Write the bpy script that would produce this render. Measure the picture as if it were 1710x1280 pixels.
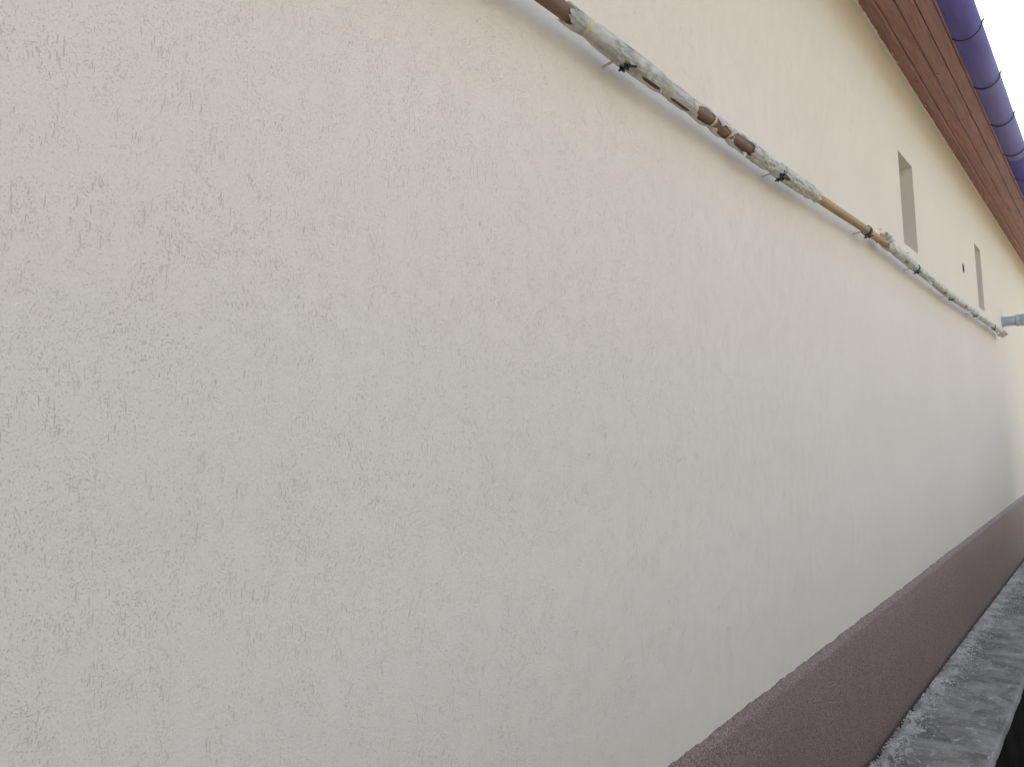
import bpy, bmesh, math, random
from mathutils import Vector, Matrix, noise
R = math.radians
sc = bpy.context.scene
for o in list(bpy.data.objects): bpy.data.objects.remove(o)

# ------------------------------------------------------------------ camera
CH = 1.50
cam = bpy.data.cameras.new('camera'); camo = bpy.data.objects.new('camera', cam)
sc.collection.objects.link(camo)
cam.sensor_width = 36; cam.sensor_fit = 'HORIZONTAL'; cam.lens = 36*1050/1710
cam.clip_start = .02; cam.clip_end = 2000
M = Matrix(((0.69584916, -0.04097247, -0.71701827), (-0.71789335, -0.06827517, -0.69279697), (-0.02056894, 0.99682484, -0.07692309)))
camo.matrix_world = Matrix.Translation((0, -.9, CH)) @ M.to_4x4()
sc.camera = camo

# ------------------------------------------------------------------ light
SUN_EL, SUN_AZ = R(48), R(38)      # direction towards the sun: azimuth measured from +Y clockwise
w = bpy.data.worlds.new('World'); sc.world = w; w.use_nodes = True
nt = w.node_tree; nt.nodes.clear()
sky = nt.nodes.new('ShaderNodeTexSky'); sky.sky_type = 'NISHITA'; sky.sun_disc = False
sky.sun_elevation = SUN_EL; sky.sun_rotation = SUN_AZ; sky.air_density = 1.0; sky.dust_density = 2.5; sky.ozone_density = 1.0
hs = nt.nodes.new('ShaderNodeHueSaturation'); hs.inputs['Saturation'].default_value = .44
bg = nt.nodes.new('ShaderNodeBackground'); bg.inputs['Strength'].default_value = .15
out = nt.nodes.new('ShaderNodeOutputWorld')
nt.links.new(sky.outputs[0], hs.inputs['Color']); nt.links.new(hs.outputs[0], bg.inputs[0]); nt.links.new(bg.outputs[0], out.inputs[0])
sl = bpy.data.lights.new('sun', 'SUN'); sl.energy = 3.8; sl.angle = R(.6); sl.color = (1, .95, .86)
so = bpy.data.objects.new('sun', sl); sc.collection.objects.link(so)
sd = Vector((math.sin(SUN_AZ)*math.cos(SUN_EL), math.cos(SUN_AZ)*math.cos(SUN_EL), math.sin(SUN_EL)))
so.rotation_euler = sd.to_track_quat('Z', 'Y').to_euler()
sc.view_settings.view_transform = 'Standard'; sc.view_settings.look = 'None'
sc.view_settings.exposure = 1.42; sc.view_settings.gamma = 1
sc.render.engine = 'CYCLES'
sc.cycles.max_bounces = 8; sc.cycles.diffuse_bounces = 5

# ------------------------------------------------------------------ helpers
C = sc.collection
def obj(name, bm, m, parent=None, smooth=False):
    me = bpy.data.meshes.new(name); bm.to_mesh(me); bm.free()
    for x in (m if isinstance(m, (list, tuple)) else [m]): me.materials.append(x)
    if smooth:
        for p in me.polygons: p.use_smooth = True
    o = bpy.data.objects.new(name, me); C.objects.link(o)
    if parent is not None:
        o.parent = parent
        o.matrix_parent_inverse = Matrix.Translation(-parent.location) if parent.type == 'EMPTY' else Matrix()
    return o
def thing(name, label, cat, loc=(0, 0, 0), group=None):
    o = bpy.data.objects.new(name, None); C.objects.link(o); o.location = loc; o.empty_display_size = .1
    o['label'] = label; o['category'] = cat
    if group: o['group'] = group
    return o
def box(bm, a, b, mi=0):
    x0, y0, z0 = a; x1, y1, z1 = b
    v = [bm.verts.new(p) for p in ((x0,y0,z0),(x1,y0,z0),(x1,y1,z0),(x0,y1,z0),(x0,y0,z1),(x1,y0,z1),(x1,y1,z1),(x0,y1,z1))]
    for f in ((0,3,2,1),(4,5,6,7),(0,1,5,4),(1,2,6,5),(2,3,7,6),(3,0,4,7)):
        bm.faces.new([v[i] for i in f]).material_index = mi
def quad(bm, pts, mi=0):
    f = bm.faces.new([bm.verts.new(p) for p in pts]); f.material_index = mi; return f
def prism(bm, prof, x0, x1, mi=0, close=True):
    """extrude a closed (y,z) profile along x"""
    a = [bm.verts.new((x0, y, z)) for y, z in prof]; b = [bm.verts.new((x1, y, z)) for y, z in prof]
    n = len(prof)
    for i in range(n): bm.faces.new((a[i], b[i], b[(i+1) % n], a[(i+1) % n])).material_index = mi
    if close:
        bm.faces.new(a[::-1]).material_index = mi; bm.faces.new(b).material_index = mi
def tube(bm, pts, r, n=8, mi=0, cap=True):
    rings = []
    for i, p in enumerate(pts):
        p = Vector(p); d = (Vector(pts[min(i+1, len(pts)-1)]) - Vector(pts[max(i-1, 0)])).normalized()
        u = d.cross(Vector((0, 0, 1)) if abs(d.z) < .9 else Vector((1, 0, 0))).normalized(); v = d.cross(u)
        rr = r[i] if isinstance(r, (list, tuple)) else r
        rings.append([bm.verts.new(p + (u*math.cos(2*math.pi*k/n) + v*math.sin(2*math.pi*k/n))*rr) for k in range(n)])
    for a, b in zip(rings, rings[1:]):
        for k in range(n): bm.faces.new((a[k], a[(k+1) % n], b[(k+1) % n], b[k])).material_index = mi
    if cap: bm.faces.new(rings[0][::-1]); bm.faces.new(rings[-1])
    return rings
def recalc(bm): bmesh.ops.recalc_face_normals(bm, faces=bm.faces)

class N:
    """small node builder"""
    def __init__(s, name):
        s.m = bpy.data.materials.new(name); s.m.use_nodes = True; s.t = s.m.node_tree
        s.b = s.t.nodes['Principled BSDF']; s.o = s.t.nodes['Material Output']
        s.co = s.t.nodes.new('ShaderNodeTexCoord').outputs['Object']
    def n(s, ty, ins=None, **kw):
        nd = s.t.nodes.new('ShaderNode' + ty)
        for k, v in kw.items(): setattr(nd, k, v)
        for k, v in (ins or {}).items(): s.set(nd, k, v)
        return nd
    def set(s, nd, k, v):
        if hasattr(v, 'is_linked'): s.t.links.new(v, nd.inputs[k])
        else: nd.inputs[k].default_value = v
    def math(s, op, a, b=0., c=None):
        nd = s.n('Math', operation=op); s.set(nd, 0, a); s.set(nd, 1, b)
        if c is not None: s.set(nd, 2, c)
        return nd.outputs[0]
    def map(s, scale, rot=(0, 0, 0), co=None, loc=(0, 0, 0)):
        nd = s.n('Mapping'); s.set(nd, 'Vector', co or s.co); s.set(nd, 'Scale', scale); s.set(nd, 'Rotation', rot); s.set(nd, 'Location', loc)
        return nd.outputs[0]
    def noise(s, scale, co=None, detail=3., rough=.5, out='Fac', dist=0.):
        nd = s.n('TexNoise', {'Vector': co or s.co, 'Scale': scale, 'Detail': detail, 'Roughness': rough, 'Distortion': dist})
        return nd.outputs[out]
    def ramp(s, fac, lo, hi, a=0., b=1., smooth=True):
        nd = s.n('MapRange', {'Value': fac, 'From Min': lo, 'From Max': hi, 'To Min': a, 'To Max': b})
        nd.interpolation_type = 'SMOOTHSTEP' if smooth else 'LINEAR'
        return nd.outputs[0]
    def mix(s, fac, a, b, mode='MIX'):
        nd = s.n('Mix', data_type='RGBA', blend_type=mode)
        s.set(nd, 0, fac); s.set(nd, 6, a if hasattr(a, 'is_linked') else (*a, 1)); s.set(nd, 7, b if hasattr(b, 'is_linked') else (*b, 1))
        return nd.outputs[2]
    def bump(s, h, dist, strength=1., nrm=None):
        nd = s.n('Bump', {'Height': h, 'Distance': dist, 'Strength': strength})
        if nrm is not None: s.set(nd, 'Normal', nrm)
        return nd.outputs[0]
    def end(s, col=None, rough=None, nrm=None, **kw):
        if col is not None: s.set(s.b, 'Base Color', col if hasattr(col, 'is_linked') else (*col, 1))
        if rough is not None: s.set(s.b, 'Roughness', rough)
        if nrm is not None: s.set(s.b, 'Normal', nrm)
        for k, v in kw.items(): s.set(s.b, k.replace('_', ' '), v)
        return s.m

# ------------------------------------------------------------------ materials
def mat_plaster():
    s = N('cream_rustic_plaster')
    # wandering of the float strokes
    wv = s.n('TexNoise', {'Vector': s.co, 'Scale': 2.2, 'Detail': 2., 'Roughness': .5}).outputs['Color']
    wsub = s.n('VectorMath', operation='SUBTRACT'); s.set(wsub, 0, wv); wsub.inputs[1].default_value = (.5, .5, .5)
    wsc = s.n('VectorMath', operation='SCALE'); s.set(wsc, 0, wsub.outputs[0]); wsc.inputs['Scale'].default_value = .12
    wad = s.n('VectorMath', operation='ADD'); s.set(wad, 0, s.co); s.set(wad, 1, wsc.outputs[0])
    wc = wad.outputs[0]
    clump = s.ramp(s.noise(9., s.map((1, 1, .45)), 3., .6), .40, .66)
    clump2 = s.ramp(s.noise(24., s.map((1, 1, .6)), 2., .5), .38, .62)
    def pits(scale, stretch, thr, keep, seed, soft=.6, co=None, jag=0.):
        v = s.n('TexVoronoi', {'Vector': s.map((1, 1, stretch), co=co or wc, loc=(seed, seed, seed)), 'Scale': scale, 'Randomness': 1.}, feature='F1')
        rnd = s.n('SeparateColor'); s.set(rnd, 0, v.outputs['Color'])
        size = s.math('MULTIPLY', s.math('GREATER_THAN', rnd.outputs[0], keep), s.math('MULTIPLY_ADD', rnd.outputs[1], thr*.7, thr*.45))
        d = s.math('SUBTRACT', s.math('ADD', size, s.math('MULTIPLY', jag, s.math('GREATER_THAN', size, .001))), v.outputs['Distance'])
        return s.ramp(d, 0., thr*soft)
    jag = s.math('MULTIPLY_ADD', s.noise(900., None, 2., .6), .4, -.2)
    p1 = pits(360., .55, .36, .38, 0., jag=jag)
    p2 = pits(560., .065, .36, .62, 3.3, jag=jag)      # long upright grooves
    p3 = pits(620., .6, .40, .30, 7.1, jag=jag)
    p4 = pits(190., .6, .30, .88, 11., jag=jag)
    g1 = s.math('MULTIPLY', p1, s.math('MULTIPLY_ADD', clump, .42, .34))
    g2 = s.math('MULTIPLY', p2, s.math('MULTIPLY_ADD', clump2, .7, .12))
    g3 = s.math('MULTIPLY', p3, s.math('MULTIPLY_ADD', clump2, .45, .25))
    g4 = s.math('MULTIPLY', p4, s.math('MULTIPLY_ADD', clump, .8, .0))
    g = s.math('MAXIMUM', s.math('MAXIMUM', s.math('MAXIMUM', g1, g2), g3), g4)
    grain = s.noise(330., s.map((1, 1, .7)), 2., .6)
    rip = s.noise(85., s.map((1, 1, .45), co=wc), 4., .62)
    wave = s.noise(7., None, 2., .5)
    h = s.math('ADD', s.math('MULTIPLY', g, -1.), s.math('ADD', s.math('MULTIPLY', grain, .95), s.math('MULTIPLY', rip, .28)))
    nrm = s.bump(h, .00115, 1.)
    nrm = s.bump(wave, .004, 1., nrm)
    tint = s.noise(1.1, None, 3., .5)
    col = s.mix(s.ramp(tint, .3, .7), (.700, .633, .550), (.720, .653, .570))
    # cavity shade of the pits and grooves, mixed into the colour
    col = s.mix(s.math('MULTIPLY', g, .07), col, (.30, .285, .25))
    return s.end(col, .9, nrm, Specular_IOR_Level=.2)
def mat_plinth(edge=False):
    s = N('mauve_brown_mosaic_plaster' + ('_ledge' if edge else ''))
    v = s.n('TexVoronoi', {'Vector': s.co, 'Scale': 300., 'Randomness': 1.}, feature='F1')
    sep = s.n('SeparateColor'); s.set(sep, 0, v.outputs['Color'])
    c1 = s.mix(s.ramp(sep.outputs[0], .1, .9), (.13, .088, .074), (.31, .222, .192))
    c2 = s.mix(s.math('MULTIPLY', s.math('GREATER_THAN', sep.outputs[1], .90), .5), c1, (.50, .43, .41))
    c2 = s.mix(s.ramp(s.noise(1.5, None, 3.), .35, .7, 0, .35), c2, (.185, .15, .138))
    h = s.math('ADD', s.math('MULTIPLY', v.outputs['Distance'], -1.), s.math('MULTIPLY', s.noise(70., None, 2.), .6))
    return s.end(c2, .62, s.bump(h, .0024, 1.))
def mat_conc():
    s = N('stained_concrete')
    st = s.noise(4.5, s.map((1.2, .9, 1)), 7., .68, dist=.8)
    base = s.mix(s.ramp(st, .33, .68), (.105, .10, .092), (.33, .32, .295))
    bl = s.noise(20., s.map((.5, 1, 1)), 7., .78)
    base = s.mix(s.ramp(bl, .52, .72, 0, .6), base, (.27, .27, .265))
    sep = s.n('SeparateXYZ'); s.set(sep, 0, s.co)
    # plaster dust spilt along the wall foot and dragged outwards
    foot = s.ramp(sep.outputs[1], -.20, -.04)
    dust = s.noise(24., s.map((.45, 1, 1)), 8., .82, dist=.3)
    dm = s.ramp(s.math('ADD', dust, s.math('MULTIPLY', foot, .15)), .56, .66, 0, .85)
    base = s.mix(dm, base, (.55, .54, .51))
    sp = s.ramp(s.noise(110., s.map((.4, 1, 1)), 3., .6), .60, .68)
    base = s.mix(s.math('MULTIPLY', sp, .5), base, (.5, .5, .5))
    rim = s.ramp(sep.outputs[1], -.398, -.406)
    base = s.mix(s.math('MULTIPLY', rim, s.ramp(dust, .35, .6, .1, .6)), base, (.34, .34, .34))
    gap = s.ramp(s.math('ADD', sep.outputs[1], s.math('MULTIPLY', s.noise(40., s.map((.4, 1, 1)), 3., .6), .012)), -.047, -.039)
    base = s.mix(gap, base, (.03, .026, .022))
    h = s.math('ADD', s.noise(25., s.map((1.5, .6, 1)), 6., .7), s.math('MULTIPLY', s.noise(160., None, 3.), .25))
    return s.end(base, .8, s.bump(h, .012, .8))
def mat_wood():
    s = N('mahogany_stained_boards')
    gr = s.noise(5., s.map((.55, 9, 9)), 6., .65, dist=.9)
    col = s.mix(s.ramp(gr, .3, .7), (.245, .112, .100), (.43, .222, .205))
    bl = s.noise(1.6, s.map((.8, 5, 5)), 3., .6)
    col = s.mix(s.ramp(bl, .4, .7, 0, .5), col, (.25, .155, .16))
    kn = s.n('TexVoronoi', {'Vector': s.map((1, 1, 1)), 'Scale': 5., 'Randomness': 1.}, feature='F1')
    col = s.mix(s.ramp(kn.outputs['Distance'], .07, .03, 0, .7), col, (.05, .02, .018))
    geo = s.n('ObjectInfo')
    return s.end(col, .5, s.bump(gr, .0015, .5))
def flat(name, col, rough, bscale=60., bd=.0006, met=0., var=.25, **kw):
    s = N(name); nz = s.noise(bscale/6, None, 4., .6)
    c = s.mix(s.ramp(nz, .3, .7), tuple(x*(1-var) for x in col), tuple(min(1, x*(1+var)) for x in col))
    return s.end(c, rough, s.bump(s.noise(bscale, None, 3.), bd, .6), Metallic=met, **kw)
def mat_film():
    s = N('crumpled_masking_film')
    a = s.noise(14., s.map((1, 2, 2)), 5., .65, dist=.8)
    def crease(sc_, rot, seed):
        v = s.noise(sc_, s.map((.4, 1.3, 1.3), rot=rot, loc=(seed, seed, 0)), 2., .45, dist=.5)
        return s.ramp(s.math('ABSOLUTE', s.math('SUBTRACT', v, .5)), 0., .09)
    f = s.math('ADD', crease(24., (.3, .5, .6), 0.), s.math('MULTIPLY', crease(60., (.2, -.4, -.7), 4.), .4))
    ab = s.noise(12., s.map((.7, 1.6, 1.6)), 1., .4, dist=.8)
    col = s.mix(s.ramp(a, .35, .7), (.58, .56, .52), (.78, .76, .72))
    s.end(col, .36, s.bump(s.math('ADD', s.math('MULTIPLY', ab, 1.), s.math('MULTIPLY', f, -.4)), .0035, 1.), Specular_IOR_Level=.5, Transmission_Weight=0.)
    tr = s.n('BsdfTranslucent', {'Color': (.55, .55, .52, 1)}); mx = s.n('MixShader', {'Fac': .25})
    s.t.links.new(s.b.outputs[0], mx.inputs[1]); s.t.links.new(tr.outputs[0], mx.inputs[2])
    tp = s.n('BsdfTransparent'); m2 = s.n('MixShader', {'Fac': s.ramp(a, .3, .6, .42, .12)})
    s.t.links.new(mx.outputs[0], m2.inputs[1]); s.t.links.new(tp.outputs[0], m2.inputs[2]); s.t.links.new(m2.outputs[0], s.o.inputs[0])
    return s.m
def mat_pipe():
    s = N('rusty_ochre_pipe')
    sep = s.n('SeparateXYZ'); s.set(sep, 0, s.co)
    a = s.noise(10., s.map((.6, 2, 2)), 5., .7)
    rust = s.mix(s.ramp(a, .3, .7), (.135, .078, .052), (.24, .135, .09))
    ochre = s.mix(s.ramp(a, .3, .7), (.27, .18, .085), (.38, .26, .13))
    col = s.mix(s.ramp(s.math('ADD', sep.outputs[0], s.math('MULTIPLY', a, .5)), 2.2, 2.9), rust, ochre)
    return s.end(col, .62, s.bump(s.noise(90., None, 4.), .0012, .6))
def mat_gutter():
    s = N('violet_brown_gutter_metal')
    a = s.noise(6., s.map((.5, 3, 3)), 4., .6)
    col = s.mix(s.ramp(a, .3, .7), (.092, .080, .28), (.115, .098, .33))
    return s.end(col, .62, s.bump(s.noise(3., s.map((1, 4, 4)), 2.), .003, .4), Specular_IOR_Level=.3)

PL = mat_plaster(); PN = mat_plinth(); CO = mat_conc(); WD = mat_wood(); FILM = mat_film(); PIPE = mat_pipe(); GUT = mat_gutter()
TAPE = flat('yellow_masking_tape', (.46, .41, .25), .75)
IRON = flat('dark_iron', (.035, .028, .028), .6, met=.5)
PVC = flat('pale_blue_grey_pvc', (.40, .44, .52), .4, var=.1)
TRIM = flat('dark_brown_fascia', (.085, .045, .05), .5)
TILE = flat('brown_roof_sheet', (.10, .05, .04), .5)
GLASS = flat('window_glass', (.05, .06, .07), .08, bd=0, var=.05)
FRAME = flat('white_window_frame', (.75, .75, .74), .4, var=.03)
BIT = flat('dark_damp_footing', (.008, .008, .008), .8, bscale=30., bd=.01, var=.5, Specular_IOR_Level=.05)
SOIL = flat('gravelly_soil', (.27, .25, .17), .95, bscale=20., bd=.03, var=.3)
CRUMB = flat('plaster_crumb', (.60, .59, .55), .9, var=.3)
SCRAP = flat('white_tape_scrap', (.80, .77, .66), .6, var=.15)
ADDED_WALL = flat('pale_added_wall', (.48, .47, .44), .9, bscale=40., bd=.004)

# ------------------------------------------------------------------ ground
def zs(x): return .1227 - .012*x                 # top of the concrete apron falls gently along the wall
XA, XB = -5., 15.
rnd = random.Random(4)
bm = bmesh.new()
prev = None; x = XA
while x <= XB:
    fine = -.2 < x < 11
    e = noise.fractal(Vector((x*5, 3.1, 0)), 1., 2., 3)*.005 + noise.fractal(Vector((x*31, 8, 0)), .8, 2., 4)*.003
    ys = [.02, -.040, -.053, -.08, -.14, -.20, -.27, -.34, -.385, -.407+e, -.4105+e, -.4115+e]
    row = []
    for i, y in enumerate(ys):
        dz = noise.fractal(Vector((x*1.3, y*5, 2)), 1., 2., 4)*.006
        if i < 2: dz -= .035
        if i == 2: y += noise.fractal(Vector((x*14, 1, 7)), .8, 2., 5)*.010; dz -= .002
        if i == 10: dz -= .004
        if i == 11: dz -= .035
        row.append(bm.verts.new((x, y, zs(x)+dz)))
    if prev:
        for a in range(len(ys)-1): bm.faces.new((prev[a], prev[a+1], row[a+1], row[a]))
    prev = row; x += .02 if fine else .2
recalc(bm)
o = obj('path', bm, CO, smooth=True); o['kind'] = 'structure'
if o.data.polygons[0].normal.z < 0: o.data.flip_normals()
# footing face under the apron edge, then low ground reaching the horizon
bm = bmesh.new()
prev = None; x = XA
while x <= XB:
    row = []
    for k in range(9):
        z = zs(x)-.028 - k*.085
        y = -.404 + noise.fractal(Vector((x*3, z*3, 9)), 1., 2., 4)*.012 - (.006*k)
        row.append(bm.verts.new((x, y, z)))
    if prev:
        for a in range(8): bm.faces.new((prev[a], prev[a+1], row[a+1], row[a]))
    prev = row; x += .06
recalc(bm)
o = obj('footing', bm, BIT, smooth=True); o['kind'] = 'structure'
bm = bmesh.new(); quad(bm, [(-400, -400, -.55), (400, -400, -.55), (400, 400, -.55), (-400, 400, -.55)])
o = obj('ground', bm, SOIL); o['kind'] = 'structure'

bm = bmesh.new()  # unseen pale wall, added to cut low sky and bounce light at the house
box(bm, (-7, -2.75, -.6), (9.4, -2.55, 1.3)); box(bm, (-7, -2.78, 1.3), (9.4, -2.52, 1.36)); recalc(bm)
o = obj('added_wall', bm, ADDED_WALL); o['label'] = 'unseen pale wall added across the passage to shape the light on the house side'; o['category'] = 'wall'
# ------------------------------------------------------------------ house
house = thing('house', 'long cream plastered house side with brown plinth, boarded eaves and violet gutter', 'house', (0, 0, 0))
EAVE = 3.84
W1 = (4.470, 4.845, 2.622, 3.220); W2 = (7.31, 7.66, 2.585, 3.205)
HX, HZ, HR = 6.597, 2.834, .043
bm = bmesh.new()
HB = (HX-.07, HX+.07, HZ-.07, HZ+.07)
xs = sorted({XA, W1[0], W1[1], HB[0], HB[1], W2[0], W2[1], XB}); zz = sorted({-.6, W1[2], W1[3], W2[2], W2[3], HB[2], HB[3], EAVE+.02})
def inside(cx, cz, q): return q[0] < cx < q[1] and q[2] < cz < q[3]
for a, b in zip(xs, xs[1:]):
    for c, d in zip(zz, zz[1:]):
        cx, cz = (a+b)/2, (c+d)/2
        if any(inside(cx, cz, q) for q in (W1, W2, HB)): continue
        quad(bm, [(a, 0, c), (b, 0, c), (b, 0, d), (a, 0, d)])
ring_o = []; ring_i = []; n = 32
for k in range(n):
    t = 2*math.pi*k/n + math.pi/4; ct, st = math.cos(t), math.sin(t); m_ = .07/max(abs(ct), abs(st))
    ring_o.append(bm.verts.new((HX+ct*m_, 0, HZ+st*m_)))
    rr = HR*(1 + .10*noise.noise(Vector((ct*2, st*2, 5))))
    ring_i.append((rr*ct, rr*st))
vi = [bm.verts.new((HX+a, 0, HZ+b)) for a, b in ring_i]; vb = [bm.verts.new((HX+a*.95, .12, HZ+b*.95)) for a, b in ring_i]
for k in range(n):
    j = (k+1) % n
    bm.faces.new((ring_o[k], ring_o[j], vi[j], vi[k]))
bmesh.ops.remove_doubles(bm, verts=bm.verts, dist=1e-5)
# other sides
Y2 = 6.
quad(bm, [(XA, 0, -.6), (XA, 0, EAVE), (XA, Y2, EAVE), (XA, Y2, -.6)]); quad(bm, [(XB, 0, -.6), (XB, Y2, -.6), (XB, Y2, EAVE), (XB, 0, EAVE)])
quad(bm, [(XA, Y2, -.6), (XA, Y2, EAVE), (XB, Y2, EAVE), (XB, Y2, -.6)])
zr = EAVE + 3*math.tan(R(18))
for X in (XA, XB): bm.faces.new([bm.verts.new(p) for p in ((X, 0, EAVE), (X, Y2, EAVE), (X, 3, zr))])
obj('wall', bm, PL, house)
bm = bmesh.new(); seg = n
va = [bm.verts.new((HX+a*.985, .001, HZ+b*.985)) for a, b in ring_i]; vb = [bm.verts.new((HX+a*.9, .13, HZ+b*.9)) for a, b in ring_i]
for k in range(n): bm.faces.new((va[k], va[(k+1) % n], vb[(k+1) % n], vb[k]))
bm.faces.new(vb)
hole = obj('duct_hole', bm, flat('raw_dark_hole', (.06, .055, .05), .9), house); hole['label'] = 'small round unplastered hole between the two windows'
for q in (W1, W2):
    bm = bmesh.new(); D = .17; a, b, c, d = q
    quad(bm, [(b, 0, c), (b, D, c), (b, D, d), (b, 0, d)]); quad(bm, [(a, 0, c), (a, 0, d), (a, D, d), (a, D, c)])
    quad(bm, [(a, 0, d), (b, 0, d), (b, D, d), (a, D, d)]); quad(bm, [(a, 0, c), (a, D, c), (b, D, c), (b, 0, c)])
    wn = obj('window', bm, PL, house)
    bm = bmesh.new(); t = .05
    for p in ((a+.003, c+.003, b-.003, c+t), (a+.003, d-t, b-.003, d-.003), (a+.003, c+t, a+t, d-t), (b-t, c+t, b-.003, d-t)): box(bm, (p[0], D-.045, p[1]), (p[2], D+.01, p[3]))
    bmesh.ops.bevel(bm, geom=bm.edges[:], offset=.004, segments=1)
    obj('frame', bm, FRAME, wn)
    bm = bmesh.new(); box(bm, (a+t-.005, D-.01, c+t-.005), (b-t+.005, D-.004, d-t+.005)); obj('pane', bm, GLASS, wn)

# plinth: granular band with a rough sloping ledge on top
bm = bmesh.new(); prev = None; x = XA
while x <= XB:
    j = noise.fractal(Vector((x*11, 0, 0)), .6, 2., 7)*.0055 + noise.noise(Vector((x*90, 2, 0)))*.0022 + noise.noise(Vector((x*1.1, 4, 0)))*.004
    k = noise.fractal(Vector((x*12, 7, 0)), .6, 2., 6)*.0045 + noise.noise(Vector((x*85, 5, 0)))*.002
    y2 = -.024 + noise.fractal(Vector((x*5, 9, 0)), 1., 2., 4)*.002
    prof = [(.012, .636+j), (-.003, .636+j), (-.008, .632+j*.6), (y2, .621+k), (y2-.003, .612+k), (y2-.003, .45), (y2-.004, .3), (y2-.003, -.2)]
    row = [bm.verts.new((x, *p)) for p in prof]
    if prev:
        for a in range(len(prof)-1): bm.faces.new((prev[a], prev[a+1], row[a+1], row[a]))
    prev = row; x += .005 if 1. < x < 7 else (.02 if -.2 < x < 11.5 else .3)
recalc(bm)
o = obj('plinth', bm, PN, house, smooth=True)

# eaves: four tongue-and-groove boards falling outwards
Wv = Vector((0, -.3375, 3.7275)) - Vector((0, 0.004, EAVE)); Ln = Wv.length; du = Wv.normalized(); dn = Vector((0, -du.z, du.y)); dn = dn if dn.z > 0 else -dn
bm = bmesh.new(); nb = 4; bw = Ln/nb; org = Vector((0, .004, EAVE))
rj = random.Random(9)
for i in range(nb):
    xcuts = [XA-.3]; x = XA-.3 + rj.uniform(.5, 2.)
    while x < XB+.2: xcuts.append(x); x += rj.uniform(1.7, 3.1)
    xcuts.append(XB+.3)
    for a, b in zip(xcuts, xcuts[1:]):
        off = rj.uniform(-.0012, .0012)
        pr = [(i*bw+.0015, .010), (i*bw+.0015, .005+off), (i*bw+.006, off), (i*bw+bw*.5, off), (i*bw+bw-.011, off), (i*bw+bw-.0075, .005+off), (i*bw+bw-.0035, .005+off), (i*bw+bw-.0015, .010)]
        pr += [(i*bw+bw-.0015, .018), (i*bw+.0015, .018)]
        P = [org + du*u + dn*v for u, v in pr]
        prism(bm, [(p.y, p.z) for p in P], a+.0012, b-.0012)
recalc(bm); obj('soffit', bm, WD, house)
bm = bmesh.new()
P = [org + du*u + dn*v for u, v in ((-.3, .019), (Ln+.002, .019), (Ln+.002, .024), (-.3, .024))]
prism(bm, [(p.y, p.z) for p in P], XA-.3, XB+.3); recalc(bm)
obj('soffit_backing', bm, TRIM, house)
bm = bmesh.new(); prism(bm, [(-.3385, 3.713), (-.3385, 3.90), (-.3605, 3.90), (-.3605, 3.713)], XA-.32, XB+.32); recalc(bm)
bmesh.ops.bevel(bm, geom=bm.edges[:], offset=.002, segments=1); obj('fascia', bm, WD, house)
# roof sheets
sl_ = math.tan(R(18)); bm = bmesh.new()
ya, za = -.43, 3.885
prism(bm, [(ya, za), (ya, za+.02), (3, za+.02+(3-ya)*sl_), (3, za+(3-ya)*sl_)], XA-.4, XB+.4)
zt = za+(3-ya)*sl_
prism(bm, [(3, zt), (3, zt+.02), (6.43, za+.02), (6.43, za)], XA-.4, XB+.4)
xx = XA-.4
while xx < XB+.4:
    for s_ in (0, 1):
        y0_, y1_ = (ya, 3) if s_ == 0 else (6.43, 3)
        v = []
        for (dx, dz) in ((0, .021), (.02, .04), (.05, .04), (.07, .021)):
            v.append((bm.verts.new((xx+dx, y0_, za+dz)), bm.verts.new((xx+dx, y1_, zt+dz))))
        for (p, q), (r_, t_) in zip(v, v[1:]): bm.faces.new((p, q, t_, r_))
    xx += .2
recalc(bm); obj('roof', bm, TILE, house)

# gutter with strap brackets
GY, GZ, GR = -.4095, 3.752, .0735
bm = bmesh.new(); na = 22
secs = []
x = XA-.35; cuts = []
while x < XB+.4: cuts.append((x, min(x+4., XB+.35))); x += 4.
def gut(bm, a, b, ro, ri):
    pr = []
    for k in range(na+1):
        t = math.pi + math.pi*k/na
        pr.append((GY + math.cos(t)*ro, GZ + math.sin(t)*ro))
    inn = [(GY + math.cos(math.pi+math.pi*k/na)*ri, GZ + math.sin(math.pi+math.pi*k/na)*ri) for k in range(na, -1, -1)]
    A = [bm.verts.new((a, *p)) for p in pr+inn]; B = [bm.verts.new((b, *p)) for p in pr+inn]; m = len(A)
    for k in range(m): bm.faces.new((A[k], B[k], B[(k+1) % m], A[(k+1) % m]))
    for k in range(na):
        bm.faces.new((A[k], A[k+1], A[m-2-k], A[m-1-k])); bm.faces.new((B[k], B[k+1], B[m-2-k], B[m-1-k]))
for a, b in cuts: gut(bm, a, b, GR, GR-.0025)
for a, b in cuts[:2]: gut(bm, a-.04, a+.04, GR+.0015, GR+.0005)
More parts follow.
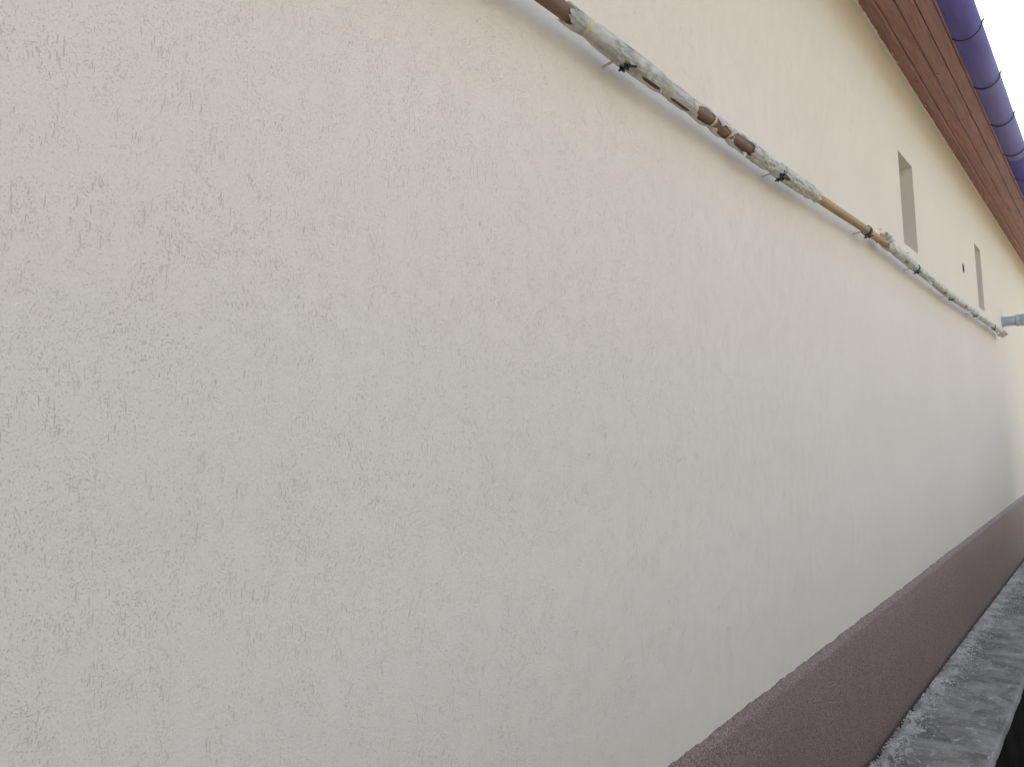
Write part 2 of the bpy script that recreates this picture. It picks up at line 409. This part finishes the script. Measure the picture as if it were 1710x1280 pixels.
# rolled front bead
tube(bm, [(XA-.35, GY-GR+.004, GZ+.001), (XB+.35, GY-GR+.004, GZ+.001)], .0052, 10)
recalc(bm); gutter = obj('gutter', bm, GUT, house, smooth=True)
bme = bmesh.new()
pts = [(0, -.355, GZ+.03), (0, -.352, GZ-.005)]
ro = GR+.0035
for k in range(0, 19):
    t = 2*math.pi - R(8) - (math.pi-R(10))*k/18
    pts.append((0, GY+math.cos(t)*ro, GZ+math.sin(t)*ro))
pts += [(0, GY-ro-.004, GZ+.006), (0, GY-ro-.008, GZ+.010)]
def strap(bm, pts, w_, t_):
    r_ = []
    for i, p in enumerate(pts):
        p = Vector(p); d = (Vector(pts[min(i+1, len(pts)-1)]) - Vector(pts[max(i-1, 0)])).normalized(); nn = Vector((0, -d.z, d.y))
        r_.append([bm.verts.new(p + Vector((sx*w_/2, 0, 0)) + nn*sn*t_/2) for sx, sn in ((-1, -1), (1, -1), (1, 1), (-1, 1))])
    for a, b in zip(r_, r_[1:]):
        for k in range(4): bm.faces.new((a[k], a[(k+1) % 4], b[(k+1) % 4], b[k]))
    bm.faces.new(r_[0]); bm.faces.new(r_[-1][::-1])
strap(bme, pts, .013, .005); recalc(bme)
STR = flat('gutter_strap_metal', (.05, .038, .13), .5, met=.2)
b0 = obj('bracket', bme, STR, gutter); k = 0
for i in range(-6, 16):
    X = 4.30 + .735*i
    if i == -6: b0.location.x = X; continue
    b = b0.copy(); C.objects.link(b); b.parent = gutter; b.location.x = X

# scraps of tape and plaster caught along the eaves line
rs = random.Random(21)
spots = [(4.15, .5), (4.32, .9), (4.42, .5), (4.55, .8), (4.62, .5), (4.98, .6), (5.35, .6), (6.35, .8), (6.42, .6), (7.9, .7), (3.2, .6), (8.2, .5), (9.1, .6)] + [(rs.uniform(2, 11), rs.uniform(.15, .4)) for _ in range(40)]
for X, s_ in spots:
    L = s_*rs.uniform(.03, .07); u0 = rs.uniform(.002, .02); n2 = 7
    up = []; dnv = []; bm = bmesh.new()
    for k in range(n2+1):
        xx = X + L*k/n2; a = u0 + rs.uniform(0, .006)*s_; b = a + s_*rs.uniform(.004, .016)
        h_ = -.003 - rs.uniform(0, .012)*s_
        up.append(bm.verts.new(org + du*a + dn*(-.0015) + Vector((xx, 0, 0)))); dnv.append(bm.verts.new(org + du*b + dn*h_ + Vector((xx, 0, 0))))
    for k in range(n2): bm.faces.new((up[k], up[k+1], dnv[k+1], dnv[k]))
    recalc(bm); obj('tape_scrap', bm, SCRAP, house)
# ragged plaster edge meeting the boards
bm = bmesh.new(); prev = None; x = -1.
while x < 12:
    j = abs(noise.fractal(Vector((x*14, 3, 0)), .8, 2., 5))*.012
    row = [bm.verts.new((x, .002, EAVE-.02)), bm.verts.new((x, -.004, EAVE-.012)), bm.verts.new((x, -.003-j*.9, EAVE-.0035-j*.3)), bm.verts.new((x, -.003-j, EAVE+.01))]
    if prev:
        for a in range(3): bm.faces.new((prev[a], prev[a+1], row[a+1], row[a]))
    prev = row; x += .012
recalc(bm); obj('plaster_edge', bm, PL, house, smooth=True)

# ------------------------------------------------------------------ gas pipe on the wall
PY = -.064
KF = .836; XF = .836/.84
ZP = [(-3, 1.124), (1.0, 1.122), (1.65, 1.113), (2.2, 1.108), (2.7, 1.118), (3.4, 1.134), (3.9, 1.140), (4.43, 1.126), (5.5, 1.103), (6.5, 1.107), (8.15, 1.101), (9, 1.1)]
def pz(x):
    for (a, za_), (b, zb) in zip(ZP, ZP[1:]):
        if x <= b:
            t = (x-a)/(b-a); t = t*t*(3-2*t); return CH + KF*(za_ + (zb-za_)*t)
    return CH+KF*1.1
pipe_t = thing('wall_pipe', 'long rusty ochre pipe wrapped in crumpled film running along the cream wall', 'pipe', (3.4, PY, pz(3.4)))
bm = bmesh.new()
PR = .0176
xs_ = [-3+.15*i for i in range(int((8.22+3)/.15)+1)]
tube(bm, [(x, PY, pz(x)) for x in xs_], PR, 28); recalc(bm)
obj('pipe', bm, PIPE, pipe_t, smooth=True)

def film(x0, x1, rfun, wr, seed, holes=(), tapes=(), sx=.005, nth=72, sag=0., ragged=.02, fr=1.):
    x0 *= XF; x1 *= XF; tapes = [t*XF for t in tapes]; holes = [(a*XF, b*XF, c, d) for a, b, c, d in holes]
    bm = bmesh.new(); rows = []; ns = int((x1-x0)/sx)
    for i in range(ns+1):
        x = x0+(x1-x0)*i/ns; row = []
        pin = 1.
        for t in tapes: pin = min(pin, min(1., .12 + (abs(x-t)/.045)**1.2))
        for k in range(nth):
            th = 2*math.pi*k/nth; c, s_ = math.cos(th), math.sin(th)
            q = Vector((x*9*fr + c*.7, c*1.6, s_*1.6 + seed))
            q2 = Vector((x*26*fr + s_*3.2, c*3.4 + x*5, s_*3.4 + seed*2))
            # creases: folded noise
            n1 = 1-abs(noise.noise(q))*2; n2 = 1-abs(noise.noise(q2))*2; n3 = noise.fractal(Vector((x*5, c, s_+seed)), 1., 2., 3)
            n4 = 1-abs(noise.noise(Vector((x*60*fr, c*7+x*14, s_*7+seed))))*2
            r = PR + .0018 + rfun(x)*pin*(.8+.35*n3) + wr*pin*(.0036*n1 + .0026*n2 + .0012*n4)
            r = max(r, PR+.0015)
            dx = ragged*noise.fractal(Vector((c*2, s_*2, seed)), .8, 2., 4)*(1 if i < 3 or i > ns-3 else 0)
            row.append(bm.verts.new((x+dx, PY - c*r, pz(x) + s_*r - (sag*pin if s_ < 0 else 0)*(-s_))))
        rows.append(row)
    for i in range(ns):
        x = x0+(x1-x0)*(i+.5)/ns
        for k in range(nth):
            th = math.degrees(2*math.pi*(k+.5)/nth); th = th-360 if th > 180 else th
            cut = False
            for (ha, hb, ta, tb) in holes:
                e = noise.fractal(Vector((x*16, th*.03, seed)), .8, 2., 4)
                u = (x-ha)/(hb-ha)
                if 0 <= u <= 1 or -.15 < u < 1.15:
                    sh = 1-abs(2*u-1)**3
                    tm, tw = (ta+tb)/2, (tb-ta)/2*sh
                    if sh > 0 and abs(th-tm) < tw*(1+.35*e): cut = True
            if cut: continue
            bm.faces.new((rows[i][k], rows[i+1][k], rows[i+1][(k+1) % nth], rows[i][(k+1) % nth]))
    bmesh.ops.delete(bm, geom=[v for v in bm.verts if not v.link_faces], context='VERTS')
    recalc(bm); return obj('plastic_wrap', bm, FILM, pipe_t, smooth=True)
def tape(x, r, w_=.012, tilt=.2, seed=0):
    x *= XF; r = PR + (r-.027)*.55
    bm = bmesh.new(); nth = 36; rows = []
    for j in range(4):
        row = []
        for k in range(nth):
            th = 2*math.pi*k/nth; c, s_ = math.cos(th), math.sin(th)
            rr = r + .0012*noise.noise(Vector((c*3, s_*3, seed+j*.4)))
            row.append(bm.verts.new((x + (j/3-.5)*w_*(1+.4*noise.noise(Vector((c*2, s_*2, seed+3)))) + tilt*s_*r + .004*noise.noise(Vector((c, s_, seed))), PY-c*rr, pz(x)+s_*rr)))
        rows.append(row)
    for a, b in zip(rows, rows[1:]):
        for k in range(nth): bm.faces.new((a[k], b[k], b[(k+1) % nth], a[(k+1) % nth]))
    recalc(bm); return obj('tape_band', bm, TAPE, pipe_t, smooth=True)

film(-1.2, .90, lambda x: .007, .6, 1., tapes=(-.6, -.1, .4))
film(1.068, 1.655, lambda x: .0016+.0048*math.sin(min(1, max(0, (x-1.14)/.38))*math.pi), .26, 2.3, tapes=(1.148, 1.50, 1.648), sag=.003, holes=((1.37, 1.46, -88, -62), (1.52, 1.63, -95, -68)))
film(1.640, 2.075, lambda x: .0012, .75, 5.1, holes=((1.640, 1.80, -86, 18), (1.785, 1.895, -92, -12), (1.880, 2.07, -84, 20)), tapes=(1.648, 1.765, 1.882), sag=.003, nth=90)
film(2.035, 2.70, lambda x: .0018, .95, 8.7, tapes=(2.235, 2.67), sag=.002, holes=((2.27, 2.37, -82, -35),), fr=1.35, nth=90)
film(3.74, 8.13, lambda x: .0008+.0012*math.sin(x*5), .7, 12.3, tapes=(3.9, 4.43, 5.0, 5.62, 6.35, 7.0, 7.6), sag=.001, sx=.01, nth=48, fr=.8,
     holes=((4.12, 4.2, -85, -50), (5.2, 5.28, -90, -40), (6.0, 6.06, -60, 0)))
for i, (x, r, t) in enumerate(((1.14, .0335, .35), (1.497, .033, .25), (1.648, .0325, -.3), (1.765, .032, .3), (1.882, .032, .5), (2.235, .033, .35), (2.672, .033, .1), (.4, .034, .2), (3.9, .032, .2), (5.0, .032, .3), (6.35, .033, .2), (7.6, .033, .2))):
    tape(x, r, .012 if x < 3 else .018, t, i*1.7)

def wad(x, zc, R_, seed, yo=0., n=3, amp=.55, name='film_knot'):
    bm = bmesh.new(); bmesh.ops.create_icosphere(bm, subdivisions=5, radius=1)
    for v in bm.verts:
        d = v.co.normalized(); nn = (1-2*abs(noise.noise(d*2.2+Vector((seed, 0, 0)))))*.5 + (1-2*abs(noise.noise(d*5+Vector((0, seed, 0)))))*.3
        nn += max(0, noise.noise(d*3+Vector((0, 0, seed))))*1.1
        r = .62 + amp*nn
        v.co = Vector((x + d.x*R_[0]*r, PY + yo + d.y*R_[1]*r, zc + d.z*R_[2]*r))
    o_ = obj(name, bm, FILM, pipe_t, smooth=True); return o_
wad(3.73, pz(3.73)+.020, (.09, .032, .028), 3.)
wad(8.22, pz(8.22)-.006, (.11, .04, .032), 5.)
# torn tails of film sticking out
rt = random.Random(5)
def tail(x, th, L, wd_):
    bm = bmesh.new(); x *= XF; L *= .7; wd_ *= .7
    c, s_ = math.cos(th), math.sin(th); p = Vector((x, PY-c*.024, pz(x)+s_*.024)); d = Vector((rt.uniform(-.6, .8), -c*rt.uniform(.4, 1), s_ - rt.uniform(.0, .5))).normalized(); sd_ = Vector((rt.uniform(.5, 1), rt.uniform(-.4, .4), rt.uniform(-.3, .3))).normalized()
    n_ = 5; pr = None
    for k in range(n_+1):
        q = p + d*L*k/n_; ww = wd_*(1-k/n_*.75)*rt.uniform(.7, 1.2)
        m1 = q + Vector((0, 0, 1))*rt.uniform(-.15, .15)*wd_
        row = [bm.verts.new(q - sd_*ww), bm.verts.new(m1), bm.verts.new(q + sd_*ww)]
        if pr:
            for a in range(2): bm.faces.new((pr[a], pr[a+1], row[a+1], row[a]))
        pr = row; d = (d + Vector((rt.uniform(-.4, .4), rt.uniform(-.3, .3), rt.uniform(-.5, .2)))).normalized()
    recalc(bm); obj('film_tail', bm, FILM, pipe_t, smooth=True)
for x, th, L, wd_ in ((1.46, -70, .03, .010), (1.345, 95, .012, .006), (1.80, 95, .02, .012), (1.84, 88, .018, .014), (1.86, -30, .035, .010), (2.08, 75, .02, .02), (2.0, -85, .03, .02), (2.15, -85, .02, .015), (2.43, -88, .02, .015), (3.62, 80, .05, .012), (3.66, 60, .05, .012), (3.80, 90, .03, .02), (4.15, 70, .04, .02), (4.3, 40, .03, .02), (4.5, -80, .04, .02), (4.8, -80, .03, .03), (5.2, 80, .03, .03), (5.35, -70, .05, .03), (5.6, 80, .03, .02), (5.95, 90, .035, .03), (6.0, -80, .05, .025), (6.25, -75, .05, .03), (6.6, -80, .03, .04), (7.1, 85, .04, .03), (7.3, -80, .05, .03), (7.5, -75, .05, .04), (7.9, -80, .04, .04), (8.12, -85, .06, .03)):
    tail(x, R(th), L, wd_)
for i in range(26):
    x = rt.uniform(3.9, 8.1); tail(x, R(rt.choice((80, -80, -40, 60))), rt.uniform(.012, .035), rt.uniform(.008, .02))

STUD = flat('plaster_splashed_steel', (.58, .53, .45), .9, var=.1)
def clamp(x, ring=True):
    x *= XF; z = pz(x); bm = bmesh.new()
    # strap ring
    rows = []; nth = 32; rr = PR + (.003 if ring else .0015)
    for j, (dx, r) in enumerate(((-.011, rr), (-.011, rr+.003), (.011, rr+.003), (.011, rr))):
        rows.append([bm.verts.new((x+dx, PY+math.cos(2*math.pi*k/nth)*r, z+math.sin(2*math.pi*k/nth)*r)) for k in range(nth)])
    for a in range(4):
        for k in range(nth): bm.faces.new((rows[a][k], rows[(a+1) % 4][k], rows[(a+1) % 4][(k+1) % nth], rows[a][(k+1) % nth]))
    # ears with bolt below the pipe
    bot = z-PR-.004
    box(bm, (x-.010, PY-.009, bot-.018), (x+.008, PY-.006, bot+.005)); box(bm, (x-.010, PY+.005, bot-.015), (x+.010, PY+.008, bot+.004))
    tube(bm, [(x, PY-.018, bot-.010), (x, PY+.016, bot-.010)], .003, 8)
    tube(bm, [(x, PY-.015, bot-.010), (x, PY-.009, bot-.010)], .0055, 6)
    tube(bm, [(x+.010, PY-.012, bot-.006), (x+.028, PY-.018, bot-.003)], .003, 6)
    recalc(bm); c_ = obj('pipe_clamp', bm, IRON, pipe_t)
    bm = bmesh.new(); tube(bm, [(x, PY+PR, z), (x, .01, z)], .0034, 10); recalc(bm); obj('stud', bm, STUD, c_)
    return c_
for x in (-.8, .25, 1.30, 2.30, 3.41, 4.43, 5.5, 6.55, 7.6): clamp(x)

# ------------------------------------------------------------------ waste pipe stub
SX, SZ = 8.94, CH+.9*1.252
st = thing('drain_stub', 'pale blue grey plastic drain pipe stub with collar sticking out of the wall', 'drain pipe', (SX, 0, SZ))
bm = bmesh.new(); tube(bm, [(SX, .12, SZ), (SX, -.05, SZ), (SX, -.24, SZ)], .054, 40); recalc(bm); obj('pipe', bm, PVC, st, smooth=True)
bm = bmesh.new(); tube(bm, [(SX, y, SZ) for y in (-.120, -.124, -.130, -.150, -.156, -.165, -.168, -.30, -.304, -.30)], [.0545, .062, .066, .066, .061, .061, .065, .063, .060, .055], 40, cap=False); recalc(bm)
obj('collar', bm, PVC, st, smooth=True)
bm = bmesh.new(); tube(bm, [(SX, -.012, SZ), (SX, -.001, SZ)], [.0575, .063], 40); recalc(bm); obj('wall_seal', bm, PVC, st, smooth=True)

# ------------------------------------------------------------------ unseen conifer, added so that its mass dims the far wall
SHADE_LEAF = flat('shade_conifer_green', (.045, .075, .03), .8, var=.5); SHADE_BARK = flat('shade_conifer_bark', (.12, .08, .055), .9)
tr = thing('shade_conifer', 'unseen narrow dark green conifer added to shade the far wall', 'shrub', (8.25, -1.25, -.55))
bm = bmesh.new(); tube(bm, [(8.25, -1.25, -.6), (8.26, -1.25, .8), (8.25, -1.24, 1.9)], [.05, .035, .008], 10); recalc(bm); obj('shade_conifer_trunk', bm, SHADE_BARK, tr)
bm = bmesh.new(); rl = random.Random(3)
for i in range(9000):
    h = rl.random()**.9; a = rl.uniform(0, 2*math.pi); z = -.35+2.5*h
    rad = .52*(1-h**2.4)*(.5+.5*min(1, h*6)); lump = 1+.25*noise.noise(Vector((math.cos(a)*2, math.sin(a)*2, z*2.5)))
    q = rad*lump*math.sqrt(rl.uniform(.35, 1)); p = Vector((8.25+math.cos(a)*q, -1.25+math.sin(a)*q, z))
    d = Vector((math.cos(a)*.6, math.sin(a)*.6, rl.uniform(.3, 1.2))).normalized(); u = d.cross(Vector((rl.uniform(-1, 1), rl.uniform(-1, 1), rl.uniform(-1, 1)))).normalized()
    L = rl.uniform(.04, .09)
    bm.faces.new([bm.verts.new(v) for v in (p, p+d*L*.5+u*L*.22, p+d*L, p+d*L*.5-u*L*.22)])
obj('shade_conifer_crown', bm, SHADE_LEAF, tr)

# ------------------------------------------------------------------ plaster crumbs at the foot
bm = bmesh.new(); rc = random.Random(77)
def crumb(bm, p, s_):
    v = []
    for d in ((1, 0, -.3), (-.5, .85, -.3), (-.5, -.85, -.3), (0, 0, .7), (.5, .5, .3)):
        v.append(bm.verts.new(p + Vector((d[0]*rc.uniform(.6, 1.3), d[1]*rc.uniform(.6, 1.3), d[2]*rc.uniform(.7, 1.2)))*s_))
    for f in ((0, 2, 1), (0, 4, 3), (4, 1, 3), (1, 2, 3), (2, 0, 3), (0, 1, 4)): bm.faces.new([v[i] for i in f])
for i in range(17000):
    x = 1.8 + 9.4*rc.random()**.8
    cl = noise.noise(Vector((x*2.1, 0, 5)))*.5+.6
    y = -.046 - min(.36, rc.expovariate(1/(.035*cl+.012)))
    if rc.random() > .35 + .65*max(0, min(1, .5+1.3*noise.noise(Vector((x*7, y*9, 1))))): continue
    s_ = rc.uniform(.0018, .0062)*(1.6 if rc.random() < .05 else 1)
    crumb(bm, Vector((x, y, zs(x) + noise.fractal(Vector((x*1.3, y*5, 2)), 1., 2., 4)*.006 + s_*.3)), s_)
o = obj('plaster_crumbs', bm, CRUMB); o['kind'] = 'stuff'; o['label'] = 'white plaster crumbs scattered along the foot of the brown plinth'; o['category'] = 'debris'
